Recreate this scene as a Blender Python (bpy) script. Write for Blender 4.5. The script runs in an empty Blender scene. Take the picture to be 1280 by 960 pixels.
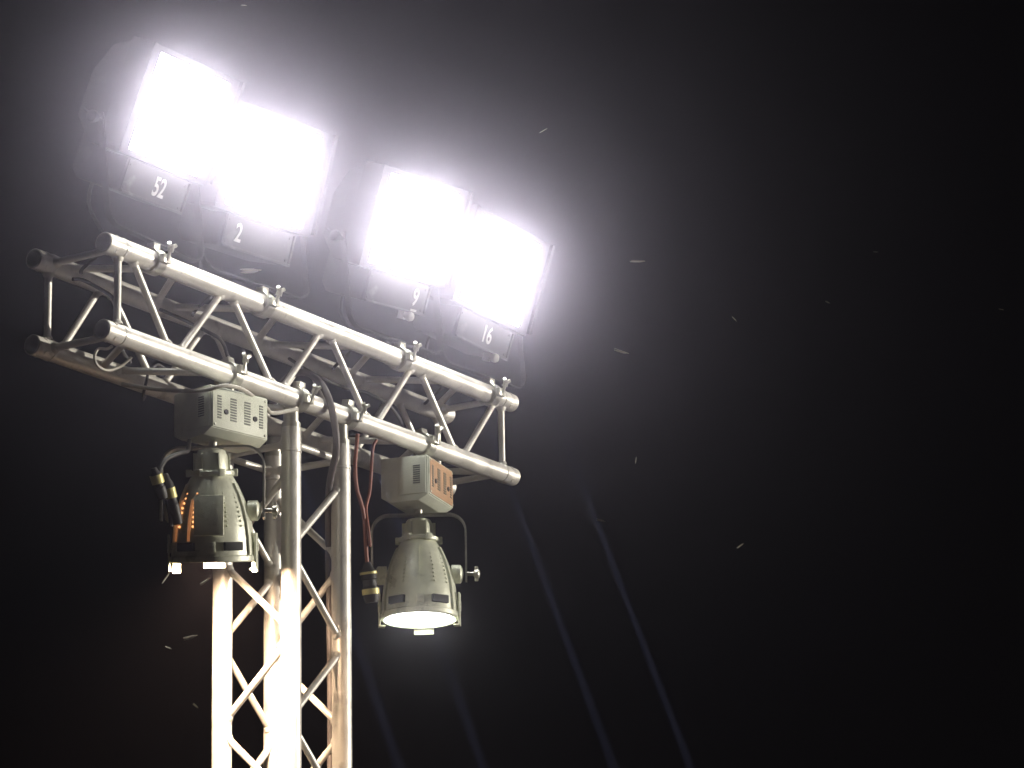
import bpy, bmesh, math, random
from mathutils import Vector, Matrix
R = math.radians
random.seed(7)
SC = bpy.context.scene
COL = SC.collection
TZ = 4.0                                    # height of the bottom chords of the cross beam

# ------------------------------------------------------------------ camera
cam = bpy.data.cameras.new('camera')
cam.sensor_width = 36.0
cam.lens = 111.886
cam.clip_start = 0.05
cam.clip_end = 2000
camo = bpy.data.objects.new('camera', cam)
COL.objects.link(camo)
YAW, PITCH, ROLL = 1.0072107, 0.27373255, -0.01989168
fw = Vector((math.cos(PITCH)*math.sin(YAW), math.cos(PITCH)*math.cos(YAW), math.sin(PITCH)))
rt = Vector((math.cos(YAW), -math.sin(YAW), 0))
up = rt.cross(fw)
rt2 = rt*math.cos(ROLL) + up*math.sin(ROLL)
up2 = up*math.cos(ROLL) - rt*math.sin(ROLL)
cm = Matrix((rt2, up2, -fw)).transposed().to_4x4()
cm.translation = Vector((-6.16831, -5.16430, TZ - 2.41022))
camo.matrix_world = cm
SC.camera = camo

# ------------------------------------------------------------------ night sky, added fill light, exposure
SC.view_settings.view_transform = 'Standard'
SC.view_settings.look = 'None'
SC.view_settings.exposure = 0
SC.view_settings.gamma = 1
SUN_EL, SUN_AZ = R(4.5), R(38)               # azimuth measured from -Y towards +X
world = bpy.data.worlds.new('World')
SC.world = world
world.use_nodes = True
wn = world.node_tree
bg = wn.nodes['Background']
sky = wn.nodes.new('ShaderNodeTexSky')
sky.sky_type = 'NISHITA'
sky.sun_disc = False
sky.sun_elevation = SUN_EL
sky.sun_rotation = R(180) - SUN_AZ
wn.links.new(sky.outputs[0], bg.inputs[0])
bg.inputs[1].default_value = 0.00001
sl = bpy.data.lights.new('front_fill', 'SUN')  # added fill from the front right, for an unseen light; not moonlight
sl.energy = 5.0
sl.angle = R(0.5)
sl.color = (1.0, 0.94, 0.80)
so = bpy.data.objects.new('front_fill', sl)
COL.objects.link(so)
sd = Vector((math.sin(SUN_AZ)*math.cos(SUN_EL), -math.cos(SUN_AZ)*math.cos(SUN_EL), math.sin(SUN_EL)))
so.rotation_euler = sd.to_track_quat('Z', 'Y').to_euler()
so.location = (3, -6, 12)

SC.cycles.use_denoising = True
SC.cycles.max_bounces = 6
SC.cycles.volume_bounces = 0
SC.cycles.sample_clamp_indirect = 6
SC.cycles.sample_clamp_direct = 0

FLOOD_LE = 40.0
PAR_LE = 760.0
PAR_WHITE_LE = 15.0
HAZE_D, HAZE_G = 0.0190, 0.982

# ------------------------------------------------------------------ materials
def mat(name, base, rough=.5, metal=0., var=.12, scale=30., bump=.0, bscale=200., coat=0., dirt=None, rvar=.12):
    m = bpy.data.materials.new(name)
    m.use_nodes = True
    nt = m.node_tree
    b = nt.nodes['Principled BSDF']
    tc = nt.nodes.new('ShaderNodeTexCoord')
    n = nt.nodes.new('ShaderNodeTexNoise')
    n.inputs['Scale'].default_value = scale
    n.inputs['Detail'].default_value = 6
    nt.links.new(tc.outputs['Object'], n.inputs['Vector'])
    r = nt.nodes.new('ShaderNodeValToRGB')
    lo = [max(0, c*(1-var)) for c in base]
    hi = [min(1, c*(1+var)) for c in base]
    r.color_ramp.elements[0].position = .3
    r.color_ramp.elements[1].position = .7
    r.color_ramp.elements[0].color = (*lo, 1)
    r.color_ramp.elements[1].color = (*hi, 1)
    nt.links.new(n.outputs[0], r.inputs[0])
    col = r.outputs[0]
    if dirt:
        n2 = nt.nodes.new('ShaderNodeTexNoise')
        n2.inputs['Scale'].default_value = dirt[1]
        n2.inputs['Detail'].default_value = 8
        nt.links.new(tc.outputs['Object'], n2.inputs['Vector'])
        r2 = nt.nodes.new('ShaderNodeValToRGB')
        r2.color_ramp.elements[0].position = dirt[2]
        r2.color_ramp.elements[1].position = dirt[2] + .12
        nt.links.new(n2.outputs[0], r2.inputs[0])
        mx = nt.nodes.new('ShaderNodeMixRGB')
        mx.inputs[2].default_value = (*dirt[0], 1)
        nt.links.new(r2.outputs[0], mx.inputs[0])
        nt.links.new(col, mx.inputs[1])
        col = mx.outputs[0]
    nt.links.new(col, b.inputs['Base Color'])
    b.inputs['Metallic'].default_value = metal
    mr = nt.nodes.new('ShaderNodeMapRange')
    mr.inputs['To Min'].default_value = max(.03, rough - rvar)
    mr.inputs['To Max'].default_value = min(1, rough + rvar)
    nt.links.new(n.outputs[0], mr.inputs['Value'])
    nt.links.new(mr.outputs[0], b.inputs['Roughness'])
    if coat:
        b.inputs['Coat Weight'].default_value = coat
    if bump:
        n3 = nt.nodes.new('ShaderNodeTexNoise')
        n3.inputs['Scale'].default_value = bscale
        n3.inputs['Detail'].default_value = 4
        nt.links.new(tc.outputs['Object'], n3.inputs['Vector'])
        bp = nt.nodes.new('ShaderNodeBump')
        bp.inputs['Strength'].default_value = bump
        bp.inputs['Distance'].default_value = .002
        nt.links.new(n3.outputs[0], bp.inputs['Height'])
        nt.links.new(bp.outputs[0], b.inputs['Normal'])
    return m

def emit(name, col, s, tex=0.0):
    m = bpy.data.materials.new(name)
    m.use_nodes = True
    nt = m.node_tree
    b = nt.nodes['Principled BSDF']
    b.inputs['Base Color'].default_value = (.8, .8, .8, 1)
    b.inputs['Roughness'].default_value = .15
    b.inputs['Emission Color'].default_value = (*col, 1)
    b.inputs['Emission Strength'].default_value = s
    return m

ALU = mat('aluminium', (.80, .765, .72), .40, .35, .10, 18, .25, 260, dirt=((.50, .47, .45), 16, .58), rvar=.22)
STEEL = mat('zinc_steel', (.60, .58, .52), .34, .8, .15, 40)
BLACK = mat('black_paint', (.009, .009, .010), .70, 0, .25, 25, .3, 350, dirt=((.022, .021, .020), 14, .62))
PANEL = mat('grey_black_panel', (.022, .022, .021), .55, 0, .2, 20, .2, 300, dirt=((.09, .088, .08), 16, .60))
WHITE = mat('white_marker', (.42, .42, .40), .6, 0, .06, 60)
CAST = mat('grey_cast_metal', (.78, .79, .66), .30, .12, .14, 22, .35, 420, dirt=((.22, .21, .17), 12, .62))
BOX = mat('cream_powder_coat', (.64, .66, .56), .48, 0, .08, 20, .25, 500, dirt=((.34, .33, .27), 10, .64))
ORANGE_LIT = mat('painted_orange_light', (.50, .29, .16), .5, 0, .12, 30, .2, 400, dirt=((.30, .18, .11), 14, .6))  # orange light falling on the box front, put into the colour
VENT = mat('vent_shadow', (.10, .11, .09), .6, 0, .2, 60)
DARK = mat('dark_opening', (.012, .011, .012), .7, 0, .2, 60)
RUBBER = mat('black_rubber', (.026, .022, .022), .55, 0, .2, 30)
CABLE_G = mat('grey_cable', (.12, .10, .10), .5, 0, .15, 30)
CABLE_C = mat('pale_cable', (.50, .47, .42), .5, 0, .1, 30)
CABLE_R = mat('red_cable', (.30, .10, .07), .5, 0, .15, 30)
BRASS = mat('yellow_band', (.70, .62, .26), .4, .2, .1, 50)
ASPH = mat('concrete_paving', (.15, .142, .132), .85, 0, .2, 3, .8, 60, dirt=((.09, .086, .08), 1.2, .58))
MOTH = mat('moth_wing', (.86, .84, .76), .6, 0, .15, 200)
MOTHB = mat('moth_body', (.74, .68, .56), .8, 0, .2, 200)
FLOOD = emit('flood_glass', (.99, 1.0, .93), FLOOD_LE)
PARW = emit('par_lens_warm', (1.0, .70, .44), PAR_LE)
PARC = emit('par_lens_white', (.94, 1.0, .84), PAR_WHITE_LE)
AMBER = emit('amber_light_glow', (1.0, .36, .12), .28)  # glow of added strips that imitate orange light on the casing
LEAK = emit('vent_leak_warm', (1.0, .40, .14), 2.2)

for m_ in (BLACK, PANEL):
    m_.node_tree.nodes['Principled BSDF'].inputs['Specular IOR Level'].default_value = .2

# ------------------------------------------------------------------ helpers
def finish(name, bm, m, ang=38):
    me = bpy.data.meshes.new(name)
    bmesh.ops.recalc_face_normals(bm, faces=bm.faces)
    for f in bm.faces:
        f.smooth = True
    for e in bm.edges:
        if len(e.link_faces) == 2 and e.calc_face_angle(0) > R(ang):
            e.smooth = False
    bm.to_mesh(me)
    bm.free()
    me.materials.append(m)
    return me

def link(name, me, parent=None, mtx=None, label=None, m=None):
    o = bpy.data.objects.new(name, me)
    COL.objects.link(o)
    if parent is not None:
        o.parent = parent
    if mtx is not None:
        o.matrix_local = mtx
    if label:
        o['label'] = label
    return o

def thing(name, label, cat, loc=(0, 0, 0), rz=0., group=None):
    o = bpy.data.objects.new(name, None)
    o.empty_display_size = .1
    COL.objects.link(o)
    o.location = loc
    o.rotation_euler = (0, 0, rz)
    return tag(o, label, cat, group)

def tag(o, label, cat, group=None):
    o['label'] = label
    o['category'] = cat
    if group:
        o['group'] = group
    return o

def frame_of(d):
    d = d.normalized()
    a = Vector((0, 0, 1)) if abs(d.z) < .9 else Vector((1, 0, 0))
    x = d.cross(a).normalized()
    return x, d.cross(x).normalized()

def cyl(bm, a, b, r, n=16, r2=None, caps=True):
    a, b = Vector(a), Vector(b)
    r2 = r if r2 is None else r2
    x, y = frame_of(b - a)
    va = [bm.verts.new(a + (x*math.cos(t) + y*math.sin(t))*r) for t in [2*math.pi*i/n for i in range(n)]]
    vb = [bm.verts.new(b + (x*math.cos(t) + y*math.sin(t))*r2) for t in [2*math.pi*i/n for i in range(n)]]
    for i in range(n):
        bm.faces.new((va[i], va[(i+1) % n], vb[(i+1) % n], vb[i]))
    if caps:
        bm.faces.new(va[::-1])
        bm.faces.new(vb)

def lathe(bm, prof, n=24, mtx=None, close=False, a0=0.):
    mtx = mtx or Matrix.Identity(4)
    rings = []
    for (z, r) in prof:
        rings.append([bm.verts.new(mtx @ Vector((r*math.cos(a0+2*math.pi*i/n), r*math.sin(a0+2*math.pi*i/n), z))) for i in range(n)])
    k = len(rings)
    for j in range(k if close else k-1):
        A, B = rings[j], rings[(j+1) % k]
        for i in range(n):
            bm.faces.new((A[i], A[(i+1) % n], B[(i+1) % n], B[i]))
    return rings

def box(bm, lo, hi, mtx=None, bev=0.):
    mtx = mtx or Matrix.Identity(4)
    t = bmesh.new()
    vs = [t.verts.new(Vector((x, y, z))) for x in (lo[0], hi[0]) for y in (lo[1], hi[1]) for z in (lo[2], hi[2])]
    for f in ((0, 1, 3, 2), (4, 6, 7, 5), (0, 4, 5, 1), (2, 3, 7, 6), (0, 2, 6, 4), (1, 5, 7, 3)):
        t.faces.new([vs[i] for i in f])
    bmesh.ops.recalc_face_normals(t, faces=t.faces)
    if bev:
        bmesh.ops.bevel(t, geom=list(t.edges), offset=bev, segments=2, profile=.5, affect='EDGES')
    t.transform(mtx)
    me = bpy.data.meshes.new('tmp')
    t.to_mesh(me)
    t.free()
    bm.from_mesh(me)
    bpy.data.meshes.remove(me)

def prism(bm, poly, x0, x1, bev=0.):
    """polygon in (y, z) pushed along x"""
    t = bmesh.new()
    A = [t.verts.new((x0, y, z)) for y, z in poly]
    B = [t.verts.new((x1, y, z)) for y, z in poly]
    n = len(poly)
    for i in range(n):
        t.faces.new((A[i], A[(i+1) % n], B[(i+1) % n], B[i]))
    t.faces.new(A[::-1])
    t.faces.new(B)
    bmesh.ops.recalc_face_normals(t, faces=t.faces)
    if bev:
        bmesh.ops.bevel(t, geom=list(t.edges), offset=bev, segments=2, profile=.5, affect='EDGES')
    me = bpy.data.meshes.new('tmp')
    t.to_mesh(me)
    t.free()
    bm.from_mesh(me)
    bpy.data.meshes.remove(me)

def spline(pts, k=6):
    P = [Vector(p) for p in pts]
    P = [P[0]*2 - P[1]] + P + [P[-1]*2 - P[-2]]
    out = []
    for i in range(1, len(P)-2):
        a, b, c, d = P[i-1:i+3]
        for j in range(k):
            t = j/k
            out.append(.5*((2*b) + (c-a)*t + (2*a-5*b+4*c-d)*t*t + (3*b-a-3*c+d)*t**3))
    out.append(P[-2])
    return out

def sweep(bm, pts, prof, ref=None, caps=True):
    """prof: list of (u, v); v follows ref where given"""
    pts = [Vector(p) for p in pts]
    rings = []
    prev = None
    for i, p in enumerate(pts):
        d = (pts[min(i+1, len(pts)-1)] - pts[max(i-1, 0)]).normalized()
        if ref is not None:
            v = Vector(ref)
            u = d.cross(v).normalized()
        else:
            if prev is None:
                u, v = frame_of(d)
            else:
                u = (prev - d*prev.dot(d)).normalized()
                v = d.cross(u)
            prev = u
        rings.append([bm.verts.new(p + u*a + v*b) for a, b in prof])
    n = len(prof)
    for A, B in zip(rings, rings[1:]):
        for i in range(n):
            bm.faces.new((A[i], A[(i+1) % n], B[(i+1) % n], B[i]))
    if caps:
        bm.faces.new(rings[0][::-1])
        bm.faces.new(rings[-1])

def circ(r, n=10):
    return [(r*math.cos(2*math.pi*i/n), r*math.sin(2*math.pi*i/n)) for i in range(n)]

def cable_mesh(name, pts, r, m, k=6):
    bm = bmesh.new()
    sweep(bm, spline(pts, k), circ(r))
    return finish(name, bm, m, 60)

def u_path(hw, z0, z1, rad, n=8):
    """a U: from (-hw, z1) round to (hw, z1) with its base at z0"""
    s = 1 if z1 > z0 else -1
    p = [(-hw, 0, z1)]
    for i in range(n+1):
        a = math.pi/2*i/n
        p.append((-hw + rad - rad*math.cos(a), 0, z0 + s*(rad - rad*math.sin(a))))
    q = [(-x, y, z) for x, y, z in p][::-1]
    return p + q

# ------------------------------------------------------------------ ground and haze
bm = bmesh.new()
N = 24
gv = [[bm.verts.new(((i/N-.5)*120, (j/N-.5)*120, 0)) for j in range(N+1)] for i in range(N+1)]
for i in range(N):
    for j in range(N):
        bm.faces.new((gv[i][j], gv[i+1][j], gv[i+1][j+1], gv[i][j+1]))
g = link('ground', finish('ground', bm, ASPH))
g['kind'] = 'structure'

hm = bpy.data.materials.new('haze')
hm.use_nodes = True
hn = hm.node_tree
for n in list(hn.nodes):
    if n.type != 'OUTPUT_MATERIAL':
        hn.nodes.remove(n)
pv = hn.nodes.new('ShaderNodeVolumePrincipled')
pv.inputs['Color'].default_value = (.86, .785, 1.0, 1)
pv.inputs['Density'].default_value = HAZE_D
pv.inputs['Anisotropy'].default_value = HAZE_G
hn.links.new(pv.outputs[0], hn.nodes['Material Output'].inputs['Volume'])
bm = bmesh.new()
box(bm, (-61, -61, -1), (61, 61, 5.15))
h = link('haze', finish('haze', bm, hm))
h['kind'] = 'stuff'

# ------------------------------------------------------------------ truss pieces
CR, BR, S = .0282, .0101, .24               # chord radius, brace radius, chord spacing

def chord_mesh(L, name='chord'):
    """hollow tube along +Z with a conical socket and pin holes at both ends"""
    bm = bmesh.new()
    ri = CR - .0045
    lathe(bm, [(0, CR-.002), (.002, CR), (L-.002, CR), (L, CR-.002), (L, ri), (L-.16, ri-.004), (L-.16, .001),
               ], 28)
    lathe(bm, [(0, CR-.002), (0, ri), (.16, ri-.004), (.16, .001)], 28)
    for z in (.035, L-.035):                # pin ends at the coupler, proud by a hair
        for a in (R(225), R(45), R(315), R(135)):
            d = Vector((math.cos(a), math.sin(a), 0))
            cyl(bm, d*(CR-.004) + Vector((0, 0, z)), d*(CR+.0012) + Vector((0, 0, z)), .0065, 10)
    for z in (.07, L-.07):                  # weld bead of the coupler
        rr = []
        lathe(bm, [(z-.005, CR-.001), (z-.002, CR+.0016), (z+.002, CR+.0016), (z+.005, CR-.001)], 28)
    return finish(name, bm, ALU, 40)

def brace_mesh(L, name='brace'):
    bm = bmesh.new()
    lathe(bm, [(0, BR), (L, BR)], 14)
    for z, s in ((0, 1), (L, -1)):          # weld fillets where it meets the chords
        lathe(bm, [(z, BR+.0065), (z + s*.004, BR+.0045), (z + s*.007, BR+.0040), (z + s*.012, BR+.0004)], 14)
    return finish(name, bm, ALU, 50)

_br = {}
def brace(parent, a, b):
    a, b = Vector(a), Vector(b)
    d = (b-a).normalized()
    a2, b2 = a + d*CR*.98, b - d*CR*.98
    L = round((b2-a2).length, 3)
    if L not in _br:
        _br[L] = brace_mesh(L)
    m = d.to_track_quat('Z', 'Y').to_matrix().to_4x4()
    m.translation = a2
    return link('brace', _br[L], parent, m)

ZX = Matrix(((0, 0, 1, 0), (0, 1, 0, 0), (-1, 0, 0, 0), (0, 0, 0, 1)))    # tube axis to +X

# cross beam
beam = thing('truss_beam', 'horizontal aluminium box truss beam carrying the floodlights at the top of the tower', 'truss', (0, 0, TZ))
cb = chord_mesh(2.0)
for y in (0, S):
    for z in (0, S):
        m = ZX.copy()
        m.translation = (0, y, z)
        link('chord', cb, beam, m)
X0, DX = .067, .2325
nodes = [X0 + DX*i for i in range(9)]
for face in range(4):
    for i in range(8):
        up_first = i % 2 == 0
        xa, xb = nodes[i] + .012, nodes[i+1] - .012
        if i == 0:
            xa += .03
        if i == 7:
            xb -= .0
        if face == 0:   p, q = (0, S), (0, 0)          # front: top, down first
        elif face == 1: p, q = (S, 0), (S, S)          # back: bottom, up first
        elif face == 2: p, q = (S, S), (0, S)          # top: from the back chord
        else:           p, q = (0, 0), (S, 0)          # bottom: from the front chord
        if not up_first:
            p, q = q, p
        brace(beam, (xa, *p), (xb, *q))
for x in (.062, 1.937):
    for p, q in (((0, 0), (0, S)), ((S, 0), (S, S)), ((0, S), (S, S)), ((0, 0), (S, 0))):
        brace(beam, (x, *p), (x, *q))

# clamp mesh: half coupler round a chord that runs along X; spigot up (+Z)
def clamp_parts():
    bm = bmesh.new()
    w = .0175
    n = 24
    r0, r1 = CR + .0008, CR + .0085
    lathe(bm, [(-w, r0), (-w, r1-.002), (-w+.002, r1), (w-.002, r1), (w, r1-.002), (w, r0)], n, ZX, True)
    box(bm, (-.014, -.013, r1-.004), (.014, .013, r1+.014), None, .002)         # boss
    box(bm, (-.016, -r1-.012, -.012), (.016, -r1+.004, .012), None, .002)       # hinge ears
    box(bm, (-.015, r1-.004, -.011), (.015, r1+.010, .011), None, .002)
    body = finish('clamp', bm, STEEL, 40)
    bm = bmesh.new()
    cyl(bm, (0, -r1-.008, -.012), (0, -r1-.0245, .030), .0045, 10)
    d = Vector((0, -.022, .056)).normalized()
    c = Vector((0, -r1-.0195, .017))
    cyl(bm, c, c + d*.010, .0095, 6)
    bolt = finish('eye_bolt', bm, STEEL, 40)
    bm = bmesh.new()
    for s in (-1, 1):
        pts = [c + d*.014, c + d*.017 + Vector((s*.008, 0, 0)), c + d*.022 + Vector((s*.015, -.002, 0))]
        sweep(bm, spline(pts, 4), circ(.0055, 8))
    cyl(bm, c + d*.009, c + d*.020, .0085, 10)
    nut = finish('wing_nut', bm, STEEL, 40)
    return body, bolt, nut
CLAMP = clamp_parts()

def add_clamp(parent, mtx=None, flip=False):
    m = mtx or Matrix.Identity(4)
    c = link('clamp', CLAMP[0], parent, m)
    f = Matrix.Identity(4)
    link('eye_bolt', CLAMP[1], c, f)
    link('wing_nut', CLAMP[2], c, f)
    return c

# tower
TX = .8323 + .0
tower = thing('truss_tower', 'upright aluminium box truss tower standing under the middle of the beam', 'truss', (TX, 0, 0))
TOPZ = TZ - .030
ct = chord_mesh(TOPZ - .06 - .02, 'chord')
for x in (0, S):
    for y in (0, S):
        m = Matrix.Translation((x, y, .02))
        link('chord', ct, tower, m)
zs = [TZ - .68 + .24*2 - .24*k for k in range(0, 17)]     # brace nodes down the tower
zs = [z for z in zs if z > .1 and z < TZ - .15]
F = {'front': ((0, 0), (S, 0)), 'right': ((S, 0), (S, S)), 'back': ((S, S), (0, S)), 'left': ((0, S), (0, 0))}
# at TZ-.68 the diagonals meet the front-right chord (front face), the back-right chord (right face)...
for key, (p, q) in F.items():
    for i in range(len(zs)-1):
        k = round((TZ - .68 - zs[i])/.24)
        hi = q if k % 2 == 0 else p
        lo = p if k % 2 == 0 else q
        brace(tower, (*hi, zs[i]-.010), (*lo, zs[i+1]+.010))
    for z in (TZ - .135, .12):
        brace(tower, (*p, z), (*q, z))
for x in (0, S):
    add_clamp(tower, Matrix.Translation((x + .03, 0, TZ)) @ Matrix.Rotation(R(8), 4, 'X'))
    bm = bmesh.new()
    cyl(bm, (0, 0, 0), (0, 0, .060), .022, 20)
    cyl(bm, (0, 0, .0), (0, 0, .016), .027, 20)
    sp = finish('spigot', bm, STEEL)
    link('spigot', sp, tower, Matrix.Translation((x, 0, TOPZ - .062)))
    link('spigot', sp, tower, Matrix.Translation((x, S, TOPZ - .062)))
bm = bmesh.new()
box(bm, (-.23, -.23, .004), (S+.23, S+.23, .02), None, .003)
for x in (0, S):
    for y in (0, S):
        for dx, dy in ((.06, .06), (-.06, .06), (.06, -.06), (-.06, -.06)):
            cyl(bm, (x+dx, y+dy, .018), (x+dx, y+dy, .032), .012, 6)
link('base_plate', finish('base_plate', bm, STEEL), tower)

# ------------------------------------------------------------------ floodlights
GW, GH = .322, .273
def flood_meshes():
    M = {}
    bm = bmesh.new()
    prism(bm, [(-.004, .150), (.045, .154), (.125, .120), (.165, .040), (.165, -.090), (.10, -.152), (-.004, -.152)], -.190, .190, .004)
    M['housing'] = finish('housing', bm, BLACK, 30)
    bm = bmesh.new()
    prism(bm, [(-.002, -.156), (.10, -.156), (.168, -.096), (.175, -.12), (.175, -.225), (.15, -.250), (.012, -.250), (.004, -.243)], -.132, .142, .003)
    M['lamp_box'] = finish('lamp_box', bm, BLACK, 30)
    bm = bmesh.new()
    mt = Matrix.Rotation(R(4), 4, 'X')
    box(bm, (-.131, -.010, -.248), (.145, -.006, -.160), None, .0012)
    box(bm, (-.131, -.017, -.251), (.145, -.006, -.2445), None, .001)       # bottom lip
    box(bm, (.1385, -.016, -.2435), (.1455, -.006, -.162), None, .001)      # right lip
    for x in (-.122, .128):
        for z in (-.236, -.172):
            cyl(bm, (x, -.0095, z), (x, -.0125, z), .0045, 8)
    M['number_plate'] = finish('number_plate', bm, PANEL, 30)
    bm = bmesh.new()                                                        # colour frame
    o, i_ = (.198, .153), (GW/2-.001, GH/2-.001)
    for lo, hi in (((-o[0], -.018, i_[1]), (o[0], -.002, o[1])), ((-o[0], -.018, -o[1]), (o[0], -.002, -i_[1])),
                   ((-o[0], -.018, -i_[1]), (-i_[0], -.002, i_[1])), ((i_[0], -.018, -i_[1]), (o[0], -.002, i_[1]))):
        box(bm, lo, hi)
    for s in (-1, 1):                                                       # side flanges
        box(bm, (min(s*.199, s*.2115), -.030, -.143), (max(s*.199, s*.2115), -.026, .153))
        box(bm, (min(s*.2085, s*.2115), -.026, -.143), (max(s*.2085, s*.2115), .05, .153))
    M['colour_frame'] = finish('colour_frame', bm, BLACK, 30)
    bm = bmesh.new()
    box(bm, (-GW/2, -.010, -GH/2), (GW/2, -.006, GH/2))
    M['glass'] = finish('glass', bm, FLOOD)
    bm = bmesh.new()
    for k in range(9):
        x = -.15 + k*.0375
        prism(bm, [(.120, .130), (.150, .125), (.182, .050), (.182, -.070), (.160, -.080), (.160, .038)], x-.002, x+.002)
    M['cooling_fins'] = finish('cooling_fins', bm, BLACK, 30)
    bm = bmesh.new()
    lathe(bm, [(0, .001), (0, .008), (.010, .008), (.012, .013), (.020, .015), (.028, .013), (.032, .006), (.033, .001)], 16,
          Matrix.Translation((.07, -.004, -.262)) @ Matrix.Rotation(R(90), 4, 'X'))
    box(bm, (.064, -.004, -.275), (.076, .02, -.249))
    M['latch_knob'] = finish('latch_knob', bm, WHITE, 40)
    bm = bmesh.new()
    lathe(bm, [(0, .001), (0, .006), (.022, .006), (.022, .014), (.030, .017), (.040, .017), (.044, .012), (.045, .001)], 16, ZX)
    cyl(bm, (.034, 0, 0), (.034, -.028, .026), .004, 8)
    M['tilt_knob'] = finish('tilt_knob', bm, BLACK, 40)
    return M
FM = flood_meshes()

def text_mesh(s, h, wide=.72):
    c = bpy.data.curves.new('digits', 'FONT')
    c.body = s
    c.size = h*1.38
    c.extrude = .0009
    c.offset = .0012
    c.align_x = 'CENTER'
    c.align_y = 'CENTER'
    t = bpy.data.objects.new('digits', c)
    COL.objects.link(t)
    dg = bpy.context.evaluated_depsgraph_get()
    me = bpy.data.meshes.new_from_object(t.evaluated_get(dg))
    bpy.data.objects.remove(t)
    me.transform(Matrix.Diagonal((wide, 1, 1, 1)))
    me.materials.clear()
    me.materials.append(WHITE)
    return me

FL = [  # clamp X, lamp centre (x, y, z), pan, tilt, roll, text, text place, text lean, knob
    (.210, (.230, -.061, .653), 3.9, 24.2, 2.8, '52', (.022, -.206), 0, False,
     'black floodlight numbered 52, glowing white at the left end of the beam'),
    (.697, (.667, -.055, .622), -5.4, 17.5, .8, '2', (-.078, -.205), 0, False,
     'black floodlight numbered 2, glowing white beside the one numbered 52'),
    (1.380, (1.362, -.061, .638), -4.3, 22.1, 3.2, '9', (.089, -.204), 0, True,
     'black floodlight with an underlined digit, between the floodlights numbered 2 and 16'),
    (1.872, (1.852, -.056, .626), -3.4, 17.1, -3.8, '16', (.018, -.205), 0, True,
     'black floodlight numbered 16, glowing white at the right end of the beam'),
]
for (cx, c, pan, tilt, roll, txt, tp, lean, knob, lab) in FL:
    base = Vector((cx, 0, TZ + S))
    t = thing('floodlight', lab, 'floodlight', base, 0, 'four floodlights on top of the truss beam')
    B = Matrix.Rotation(R(pan), 4, 'Z') @ Matrix.Rotation(R(tilt), 4, 'X') @ Matrix.Rotation(-R(roll), 4, 'Y')
    B.translation = Vector((c[0]-cx-.008, c[1], c[2]-S))
    ho = link('housing', FM['housing'], t, B)
    link('cooling_fins', FM['cooling_fins'], ho)
    link('lamp_box', FM['lamp_box'], t, B)
    pl = link('number_plate', FM['number_plate'], t, B)
    link('colour_frame', FM['colour_frame'], t, B)
    link('glass', FM['glass'], t, B)
    tm = Matrix.Translation((tp[0], -.0112, tp[1])) @ Matrix.Rotation(R(90), 4, 'X')
    link('number', text_mesh(txt, .054), pl, tm)
    if txt == '9':
        bm = bmesh.new()
        box(bm, (-.014, -.0012, -.004), (.014, 0, .004))
        link('underline', finish('underline', bm, WHITE), pl, Matrix.Translation((tp[0]+.004, -.0108, tp[1]-.038)))
    if knob:
        link('latch_knob', FM['latch_knob'], t, B)
    # yoke, hung between the tilt pivots and the clamp
    piv = B @ Vector((0, .055, -.10))
    Y = Matrix.Rotation(R(pan), 4, 'Z')
    zb = CR + .026
    pz = piv.z
    Y.translation = Vector((piv.x, 0, 0))
    bm = bmesh.new()
    pts = u_path(.220, zb, pz + .02, .045)
    dy = (Matrix.Rotation(-R(pan), 4, 'Z') @ Vector((0, piv.y, 0))).y
    pts = [(x, dy*min(1, max(0, (z-zb)/(pz-zb))), z) for x, y, z in pts]
    sweep(bm, pts, [(-.0025, -.009), (.0025, -.009), (.0025, .009), (-.0025, .009)], ref=(0, 1, 0))
    yk = link('yoke', finish('yoke', bm, BLACK, 50), t, Y)
    link('tilt_knob', FM['tilt_knob'], yk, Matrix.Translation((.222, dy, pz)))
    link('tilt_knob', FM['tilt_knob'], yk, Matrix.Translation((-.222, dy, pz)) @ Matrix.Rotation(R(180), 4, 'Z'))
    add_clamp(t)
    tail = spline([B @ Vector((.02, .172, -.17)), B @ Vector((.02, .21, -.20)), B @ Vector((.0, .19, -.30)),
                   Vector((-.06, .12, .06)), Vector((-.09, .17, -.01)), Vector((-.05, S - .03, -.005))], 5)
    bm = bmesh.new()
    sweep(bm, tail, circ(.0052, 8))
    link('power_tail', finish('power_tail', bm, RUBBER, 60), t)
    # added narrow spot imitating a lens-flare streak, not the lamp's own throw
    ld = bpy.data.lights.new('streak_spot', 'SPOT')
    ld.energy = 640000
    ld.spot_size = R(1.15)
    ld.spot_blend = 1.0
    ld.shadow_soft_size = .008
    ld.color = (.55, .68, 1.0)
    lo = bpy.data.objects.new('streak_spot', ld)
    COL.objects.link(lo)
    dirv = Vector((0, -math.cos(R(69.2)), -math.sin(R(69.2))))
    lo.rotation_euler = (-dirv).to_track_quat('Z', 'Y').to_euler()
    lo.location = base + B @ Vector((0, -.012, 0))

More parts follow.
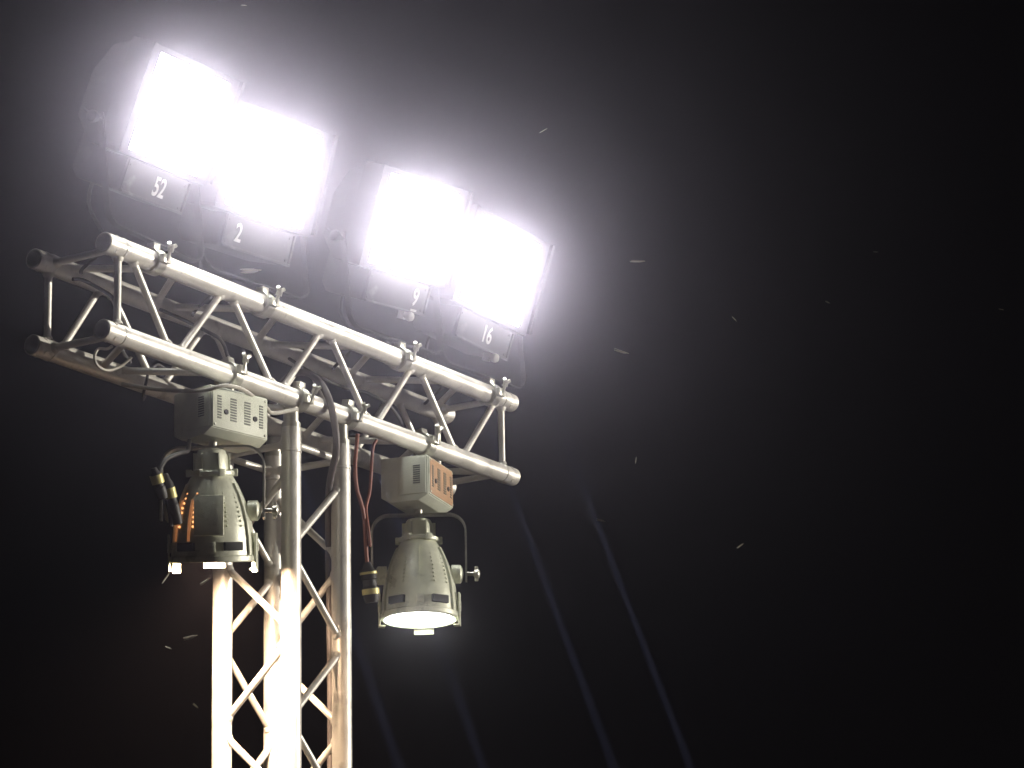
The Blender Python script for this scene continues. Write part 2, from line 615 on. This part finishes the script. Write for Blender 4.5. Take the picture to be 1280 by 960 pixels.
# ------------------------------------------------------------------ par lamps under the beam
def par_meshes():
    M = {}
    bm = bmesh.new()
    sx, sy, sz = .106, .074, .068
    prism(bm, [(-sy, -sz+.016), (-sy, sz-.004), (-sy+.004, sz), (sy-.004, sz), (sy, sz-.004), (sy, -sz+.016), (sy-.03, -sz), (-sy+.03, -sz)], -sx, sx, .003)
    box(bm, (-sx+.004, -sy-.0035, -sz+.018), (sx-.004, -sy+.002, sz-.005), None, .0015)     # front
    box(bm, (-sx-.0035, -sy+.006, -sz+.020), (-sx+.002, .02, sz-.006), None, .0015)         # left cover
    for x in (-sx+.012, sx-.012):
        for z in (-sz+.026, sz-.013):
            cyl(bm, (x, -sy-.003, z), (x, -sy-.0062, z), .0038, 8)
    M['ballast_box'] = finish('ballast_box', bm, BOX, 30)
    bm = bmesh.new()
    for k in range(9):
        z = -.026 + k*.0065
        box(bm, (-.011, -.0012, z-.0018), (.011, .0012, z+.0018))
    M['vent'] = finish('vent', bm, VENT)
    bm = bmesh.new()
    cyl(bm, (0, -.002, 0), (0, .001, 0), .0075, 12)
    M['socket'] = finish('socket', bm, DARK)
    bm = bmesh.new()
    cyl(bm, (0, 0, .066), (0, 0, CR+.0-.135+.24), .012, 12)
    box(bm, (-.03, -.02, .0665), (.03, .02, .0745), None, .001)
    M['bracket'] = finish('bracket', bm, STEEL)
    # body
    n = 32
    prof = [(-.112, .002), (-.112, .100), (-.137, .108), (-.137, .1145), (-.134, .117), (-.122, .117), (-.119, .1135), (-.074, .1115),
            (-.030, .106), (.010, .096), (.045, .083), (.075, .068), (.098, .055)]
    bm = bmesh.new()
    lathe(bm, prof, n)
    M['body'] = finish('body', bm, CAST, 30)
    bm = bmesh.new()
    lathe(bm, [(.096, .040), (.096, .0605), (.099, .063), (.107, .063), (.110, .0605), (.110, .030)], n)
    for k in range(6):
        a = R(60*k - 90 + 30)
        d = Vector((math.cos(a), math.sin(a), 0))
        box(bm, (-.009, -.006, .094), (.009, .010, .114), Matrix.Translation(d*.060) @ Matrix.Rotation(a - R(90), 4, 'Z'), .002)
    M['collar'] = finish('collar', bm, CAST, 30)
    bm = bmesh.new()
    lathe(bm, [(.106, .046), (.150, .044), (.166, .036), (.172, .014), (.173, .001)], 12)
    for k in range(6):
        a = R(60*k)
        d = Vector((math.cos(a), math.sin(a), 0))
        box(bm, (-.003, -.004, .110), (.003, .007, .158), Matrix.Translation(d*.043) @ Matrix.Rotation(a - R(90), 4, 'Z'), .001)
    M['lamp_cap'] = finish('lamp_cap', bm, CAST, 30)
    bm = bmesh.new()
    zs_ = [p for p in prof if p[0] >= -.119]
    for z0 in (0,):
        A = [Vector((0, -r - .0065, z)) for z, r in zs_[:-1]]
        Bk = [Vector((0, -r + .004, z)) for z, r in zs_[:-1]]
        for s in (-.0035, .0035):
            pass
        va = [[bm.verts.new(v + Vector((s, 0, 0))) for v in A] for s in (-.0035, .0035)]
        vb = [[bm.verts.new(v + Vector((s, 0, 0))) for v in Bk] for s in (-.0035, .0035)]
        for i in range(len(A)-1):
            bm.faces.new((va[0][i], va[1][i], va[1][i+1], va[0][i+1]))
            bm.faces.new((va[0][i], va[0][i+1], vb[0][i+1], vb[0][i]))
            bm.faces.new((va[1][i], vb[1][i], vb[1][i+1], va[1][i+1]))
        bm.faces.new((va[0][0], vb[0][0], vb[1][0], va[1][0]))
        bm.faces.new((va[0][-1], va[1][-1], vb[1][-1], vb[0][-1]))
    M['rib'] = finish('rib', bm, CAST, 30)
    bm = bmesh.new()
    box(bm, (-.027, -.1195, -.106), (.027, -.100, -.083), None, .002)
    M['window'] = finish('window', bm, DARK)
    bm = bmesh.new()
    for k in range(8):
        z = -.040 + k*.0125
        r = .107 - (z+.03)*.23 - max(0, z-.01)*.25
        lathe(bm, [(-.001, .0001), (-.001, .0034), (.0018, .0026), (.0026, .0001)], 8,
              Matrix.Translation((0, -r, z)) @ Matrix.Rotation(R(90), 4, 'X'))
    M['vent_row'] = finish('vent_row', bm, CAST)
    bm = bmesh.new()
    for (za, ra), (zb_, rb) in (((-.080, .1118), (-.030, .1062)), ((-.030, .1062), (.010, .0962)), ((.010, .0962), (.032, .0882))):
        pa, pb = Vector((0, -ra, za)), Vector((0, -rb, zb_))
        up_ = (pb-pa).normalized()
        nn = Vector((1, 0, 0)).cross(up_)
        mm = Matrix((Vector((1, 0, 0)), nn, up_)).transposed().to_4x4()
        mm.translation = pa
        box(bm, (-.0042, -.0012, .0006), (.0042, .0012, (pb-pa).length - .0006), mm)
    M['amber_strip'] = finish('amber_strip', bm, AMBER)
    M['vent_row_hot'] = M['vent_row'].copy()
    M['vent_row_hot'].materials.clear()
    M['vent_row_hot'].materials.append(LEAK)
    bm = bmesh.new()
    box(bm, (-.0125, -.1215, -.160), (.0125, -.1165, -.060), None, .0015)
    box(bm, (-.0125, -.1160, -.160), (.0125, -.1020, -.1555), None, .001)
    M['frame_clip'] = finish('frame_clip', bm, CAST)
    bm = bmesh.new()
    box(bm, (-.030, -.1225, -.154), (.030, -.1175, -.105), None, .0015)
    M['wide_clip'] = finish('frame_clip', bm, CAST)
    bm = bmesh.new()
    box(bm, (-.018, -.1225, -.166), (.018, -.1175, -.105), None, .0015)
    M['mid_clip'] = finish('frame_clip', bm, CAST)
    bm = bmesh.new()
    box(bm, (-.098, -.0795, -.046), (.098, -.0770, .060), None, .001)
    M['orange_lit_plate'] = finish('orange_lit_plate', bm, ORANGE_LIT)  # added plate that carries the painted orange light
    bm = bmesh.new()
    box(bm, (-.011, -.1230, -.1100), (.011, -.1085, -.0830), None, .002)
    M['clip_knob'] = finish('clip_knob', bm, CAST)
    bm = bmesh.new()
    sl_ = R(13)
    box(bm, (-.040, -.006, -.055), (.040, .006, .055), Matrix.Translation((0, -.1045, -.012)) @ Matrix.Rotation(-sl_, 4, 'X'), .002)
    M['access_panel'] = finish('access_panel', bm, CAST)
    bm = bmesh.new()
    rr = lathe(bm, [(-.114, .099), (-.119, .08), (-.122, .05), (-.1235, .02), (-.124, .0005)], 32)
    M['lens'] = finish('lens', bm, PARC)
    M['lens_warm'] = M['lens'].copy()
    M['lens_warm'].materials.clear()
    M['lens_warm'].materials.append(PARW)
    bm = bmesh.new()
    lathe(bm, [(-.012, .001), (-.012, .028), (.014, .028), (.020, .020), (.024, .001)], 18, ZX)
    M['pivot_boss'] = finish('pivot_boss', bm, CAST)
    bm = bmesh.new()
    lathe(bm, [(0, .001), (0, .006), (.020, .006), (.022, .013), (.034, .015), (.038, .010), (.039, .001)], 16, ZX)
    cyl(bm, (.028, 0, -.022), (.028, 0, .022), .0055, 8)
    M['tilt_knob'] = finish('tilt_knob', bm, STEEL)
    return M
PM = par_meshes()
CAMROT = -YAW                                # yokes are turned square to the view

def par(cx, ax, piv_z, tilt, box_rz, hot, lab):
    t = thing('par_light', lab, 'stage light', (cx, 0, TZ), 0, 'par lamps hanging under the truss beam')
    add_clamp(t, Matrix.Rotation(R(-12), 4, 'X'))
    bm_ = Matrix.Translation((-.042, 0, -.137)) @ Matrix.Rotation(R(box_rz), 4, 'Z')
    b = link('ballast_box', PM['ballast_box'], t, bm_)
    vy = -.0778 if hot else -.0798
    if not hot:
        link('orange_lit_plate', PM['orange_lit_plate'], b, label='front of the ballast box with orange light painted into its colour')
    for x in (-.078, -.026, .026, .078):
        link('vent', PM['vent'], b, Matrix.Translation((x, vy, .008)) @ Matrix.Diagonal((.62 if abs(x) > .05 else 1, 1, 1.15, 1)))
    for x in (-.053, .055):
        link('socket', PM['socket'], b, Matrix.Translation((x, vy, -.002)))
    for y in (-.04,):
        link('vent', PM['vent'], b, Matrix.Translation((-.1098, y, .01)) @ Matrix.Rotation(R(-90), 4, 'Z'))
    bm = bmesh.new()
    cyl(bm, (0, 0, -.072), (-.0, 0, -CR), .011, 12)
    box(bm, (-.075, -.018, -.0685), (.02, .018, -.0625), None, .001)
    link('bracket', finish('bracket', bm, STEEL), t)
    Yk = Matrix.Translation((ax, 0, 0)) @ Matrix.Rotation(CAMROT, 4, 'Z')
    bm = bmesh.new()
    pts = u_path(.139, -.222, piv_z - .022, .050)
    sweep(bm, pts, [(-.0028, -.014), (.0028, -.014), (.0028, .014), (-.0028, .014)], ref=(0, 1, 0))
    cyl(bm, (0, 0, -.227), (0, 0, -.198), .012, 12)
    yk = link('yoke', finish('yoke', bm, STEEL, 50), t, Yk)
    link('tilt_knob', PM['tilt_knob'], yk, Matrix.Translation((.141, 0, piv_z)))
    bd = Matrix.Translation((ax, 0, piv_z)) @ Matrix.Rotation(CAMROT, 4, 'Z') @ Matrix.Rotation(R(tilt), 4, 'X')
    body = link('body', PM['body'], t, bd)
    link('collar', PM['collar'], t, bd)
    link('lamp_cap', PM['lamp_cap'], t, bd)
    link('lens', PM['lens_warm' if hot else 'lens'], t, bd)
    rot = lambda a: Matrix.Rotation(R(a), 4, 'Z')
    for a in ((-62, 62, 120, 180, 240) if hot else (0, 60, 120, 180, 240, 300)):
        link('rib', PM['rib'], body, rot(a))
    for a in (-34, 34, 146, 214):
        link('window', PM['window'], body, rot(a))
    for a in (-50, -24, 26, 50):
        link('vent_row', PM['vent_row_hot' if hot and a < 0 else 'vent_row'], body, rot(a), label='glowing vent holes' if hot and a < 0 else None)
    for a in (-82, 82):
        link('frame_clip', PM['frame_clip'], body, rot(a))
    if hot:
        for a in (-118, 116):
            link('frame_clip', PM['mid_clip'], body, rot(a))
    link('frame_clip', PM['wide_clip'], body, rot(184 if hot else 176))
    for a in (3, 90, 180, 270):
        link('clip_knob', PM['clip_knob'], body, rot(a))
    if hot:
        for a in (-57, -30.5):
            link('amber_strip', PM['amber_strip'], body, rot(a), label='added strip glowing orange, imitating amber light on the casing')
        link('access_panel', PM['access_panel'], body)
    for s in (0, 180):
        link('pivot_boss', PM['pivot_boss'], body, rot(s) @ Matrix.Translation((.108, 0, 0)))
    return t

par(.551, -.076, -.400, 13, -9, True,
    'grey par lamp left of the tower, throwing warm light on the tower legs')
par(1.503, -.034, -.404, -1.5, 14, False,
    'grey par lamp right of the tower with its round white lens in view')

# ------------------------------------------------------------------ cables and connectors
def cable(name, lab, pts, r, m, cat='cable'):
    me = cable_mesh(name, [(x, y, z + TZ) for x, y, z in pts], r, m)
    return tag(link(name, me), lab, cat)

cable('cable_loom', 'thick grey cable loom arching over the beam and down the right tower leg',
      [(1.012, .20, .05), (1.003, .15, .114), (1.000, .09, .128), (.985, .03, .100), (.975, -.02, .042), (.972, -.046, -.033), (.990, -.044, -.123),
       (1.030, .010, -.22), (1.070, .042, -.36), (1.080, .046, -.6), (1.082, .045, -.9), (1.072, .044, -1.4), (1.04, .02, -2.4), (1.05, .0, -3.2), (1.03, -.06, -3.90), (.9, -.3, -3.98)], .0105, CABLE_G)
cable('power_cable', 'thin black cable looped around the lower back chord near the left ballast box',
      [(.500, .19, .040), (.468, .19, .044), (.437, .195, .018), (.431, .20, -.015), (.445, .22, -.040), (.481, .25, -.044), (.52, .275, -.02)], .0042, RUBBER)
cable('safety_loop', 'small pale wire loop under the left end of the lower front chord',
      [(.105, .05, -.012), (.095, .06, -.021), (.059, .06, -.030), (.044, .06, -.055), (.057, .06, -.076), (.097, .06, -.080), (.14, .05, -.06), (.16, .03, -.034)], .004, CABLE_C)
cable('safety_cable', 'pale safety cable bending across the top of the left ballast box',
      [(.344, .215, -.036), (.393, .12, -.056), (.378, -.03, -.088), (.411, -.090, -.076), (.50, -.088, -.070), (.639, -.055, -.080), (.72, -.02, -.074), (.814, -.034, -.045)], .0058, CABLE_C)
cable('power_cable', 'red brown power cable hanging left of the right par lamp, ending in a connector',
      [(1.186, .02, -.030), (1.173, .02, -.122), (1.18, .02, -.193), (1.212, .02, -.258), (1.223, .02, -.352), (1.23, .02, -.410)], .0058, CABLE_R)
cable('power_cable', 'second red brown cable joining the first from the right, above the hanging connector',
      [(1.275, .015, -.03), (1.263, .02, -.056), (1.254, .02, -.13), (1.245, .02, -.192), (1.226, .02, -.245), (1.2215, .010, -.30), (1.229, .008, -.36)], .0048, CABLE_R)
cable('power_cable', 'dark cable drooping left of the left par lamp beside its yoke',
      [(.41, .03, -.21), (.34, -.02, -.262), (.273, -.05, -.286), (.212, -.05, -.316), (.183, -.05, -.356), (.186, -.05, -.382), (.207, -.05, -.404), (.228, -.05, -.456), (.235, -.05, -.493)], .0060, RUBBER)
cable('power_cable', 'black cable swag bending under the upper back chord near the left beam end',
      [(.13, .213, .210), (.164, .205, .214), (.229, .2, .205), (.283, .2, .194), (.308, .2, .163), (.309, .2, .113), (.33, .205, .06), (.38, .215, .035)], .0052, RUBBER)
cable('power_cable', 'black cable swag bending under the upper back chord above the left ballast box',
      [(.50, .208, .215), (.604, .2, .206), (.699, .2, .198), (.766, .2, .188), (.796, .2, .150), (.807, .2, .110), (.84, .21, .05), (.90, .22, .034)], .0052, RUBBER)
cable('power_cable', 'black cable strung along the upper back chord right of the tower',
      [(1.10, .205, .212), (1.22, .2, .190), (1.36, .2, .183), (1.50, .205, .196), (1.62, .2, .176), (1.70, .2, .11), (1.72, .2, .04)], .0052, RUBBER)

def connector(lab, p, q, r, band, cat='connector'):
    p, q = Vector(p) + Vector((0, 0, TZ)), Vector(q) + Vector((0, 0, TZ))
    L = (q-p).length
    t = thing('cable_connector', lab, cat, p)
    m = (q-p).to_track_quat('Z', 'Y').to_matrix().to_4x4()
    bm = bmesh.new()
    lathe(bm, [(0, .001), (0, r*.5), (L*.12, r*.62), (L*.2, r*.95), (L*.42, r), (L*.44, r*.86), (L*.6, r*.86), (L*.62, r), (L*.9, r*.95), (L, r*.8), (L, .001)], 18)
    link('shell', finish('shell', bm, RUBBER), t, m)
    for a, b in band:
        bm = bmesh.new()
        lathe(bm, [(L*a, r*.8), (L*a, r*1.08), (L*b, r*1.08), (L*b, r*.8)], 18, None, True)
        link('band', finish('band', bm, BRASS), t, m)
    return t
connector('black round cable connector with brass rings hanging left of the right par lamp',
          (1.230, .02, -.405), (1.253, .02, -.520), .024, ((.24, .30), (.66, .80)))
connector('upper dark connector with a yellow band beside the left par lamp',
          (.160, -.05, -.350), (.200, -.05, -.425), .016, ((.22, .50),))
connector('lower dark connector with a yellow band beside the left par lamp',
          (.196, -.06, -.360), (.252, -.06, -.485), .015, ((.28, .48),))

# ------------------------------------------------------------------ flying insects
def insect_meshes():
    bm = bmesh.new()
    lathe(bm, [(-.5, .004), (-.44, .035), (-.2, .07), (.05, .085), (.22, .10), (.32, .075), (.36, .085), (.43, .07), (.47, .01)], 10)
    body = finish('body', bm, MOTHB, 60)
    bm = bmesh.new()
    pts = [(0, .30), (.10, .32), (.30, .10), (.36, -.30), (.30, -.55), (.16, -.58), (.04, -.30), (0, .05)]
    vs = [bm.verts.new((x+.03, .09 + x*.35, z)) for x, z in pts]
    vb = [bm.verts.new((x+.03, .075 + x*.35, z)) for x, z in pts]
    bm.faces.new(vs)
    bm.faces.new(vb[::-1])
    for i in range(len(pts)):
        bm.faces.new((vs[i], vs[(i+1) % len(pts)], vb[(i+1) % len(pts)], vb[i]))
    wr = finish('wing', bm, MOTH, 60)
    wl = wr.copy()
    wl.transform(Matrix.Diagonal((-1, 1, 1, 1)))
    wl.flip_normals()
    return body, wr, wl
IM = insect_meshes()
SPOTS = [  # px direction offset is kept in metres: place, length, screen angle, label
    ((-.227, -.636, .681), .012, 0, 'pale insect flying at the top edge above the left floodlights'),
    ((.247, -1.220, .364), .024, -32, 'faint insect above and right of the floodlight numbered 16'),
    ((-.072, -.545, .040), .055, 0, 'pale insect flying flat below the floodlight numbered 2'),
    ((.446, -1.367, .044), .040, 4, 'pale insect flying flat, right of the floodlight numbered 16'),
    ((.474, -1.297, -.174), .040, 21, 'faint long insect sloping down, low right of the floodlight numbered 16'),
    ((.608, -1.547, -.102), .016, 45, 'small insect in the dark well right of the floodlights'),
    ((.553, -1.281, -.439), .016, 100, 'small insect in the dark right of the lower beam end'),
    ((-.042, -1.528, -.741), .022, 12, 'faint insect low right of the lower beam end, over a pale streak'),
    ((.741, -1.469, -.650), .020, -38, 'bright insect low in the dark right part of the view'),
    ((.726, -1.752, -.065), .009, 30, 'tiny insect far right, level with the upper chords'),
    ((.965, -2.116, -.091), .011, 10, 'tiny insect near the right edge of the view'),
    ((.047, -.268, -.844), 0.038, -14, 'bright insect below the left par lamp, nearest the tower'),
    ((.023, -.216, -.870), 0.019, 20, 'small insect below the left par lamp, left of the bright one'),
    ((.091, -.250, -1.012), 0.020, 40, 'small insect low down beside the left tower leg'),
    ((-.020, -.240, -.696), 0.041, -52, 'insect just under the left rim of the left par lamp'),
    ((.036, -.321, -.709), 0.030, -32, 'insect just under the middle of the left par lamp'),
    ((.763, -1.874, .054), .008, 0, 'tiny insect high in the dark right part of the view'),
]
for p, L, ang, lab in SPOTS:
    L = max(L, .5*L + .010)
    t = thing('insect', lab, 'insect', (p[0], p[1], p[2] + TZ), 0, 'insects flying round the lights')
    d = rt*math.cos(R(ang)) - up*math.sin(R(ang))
    d = (d + fw*random.uniform(-.25, .25)).normalized()
    q = d.to_track_quat('Z', 'Y').to_matrix().to_4x4() @ Matrix.Rotation(random.uniform(0, 6.28), 4, 'Z')
    k = Matrix.Diagonal((L*.32, L*.32, L*.95, 1))
    link('body', IM[0], t, q @ k)
    link('wing', IM[1], t, q @ k)
    link('wing', IM[2], t, q @ k)
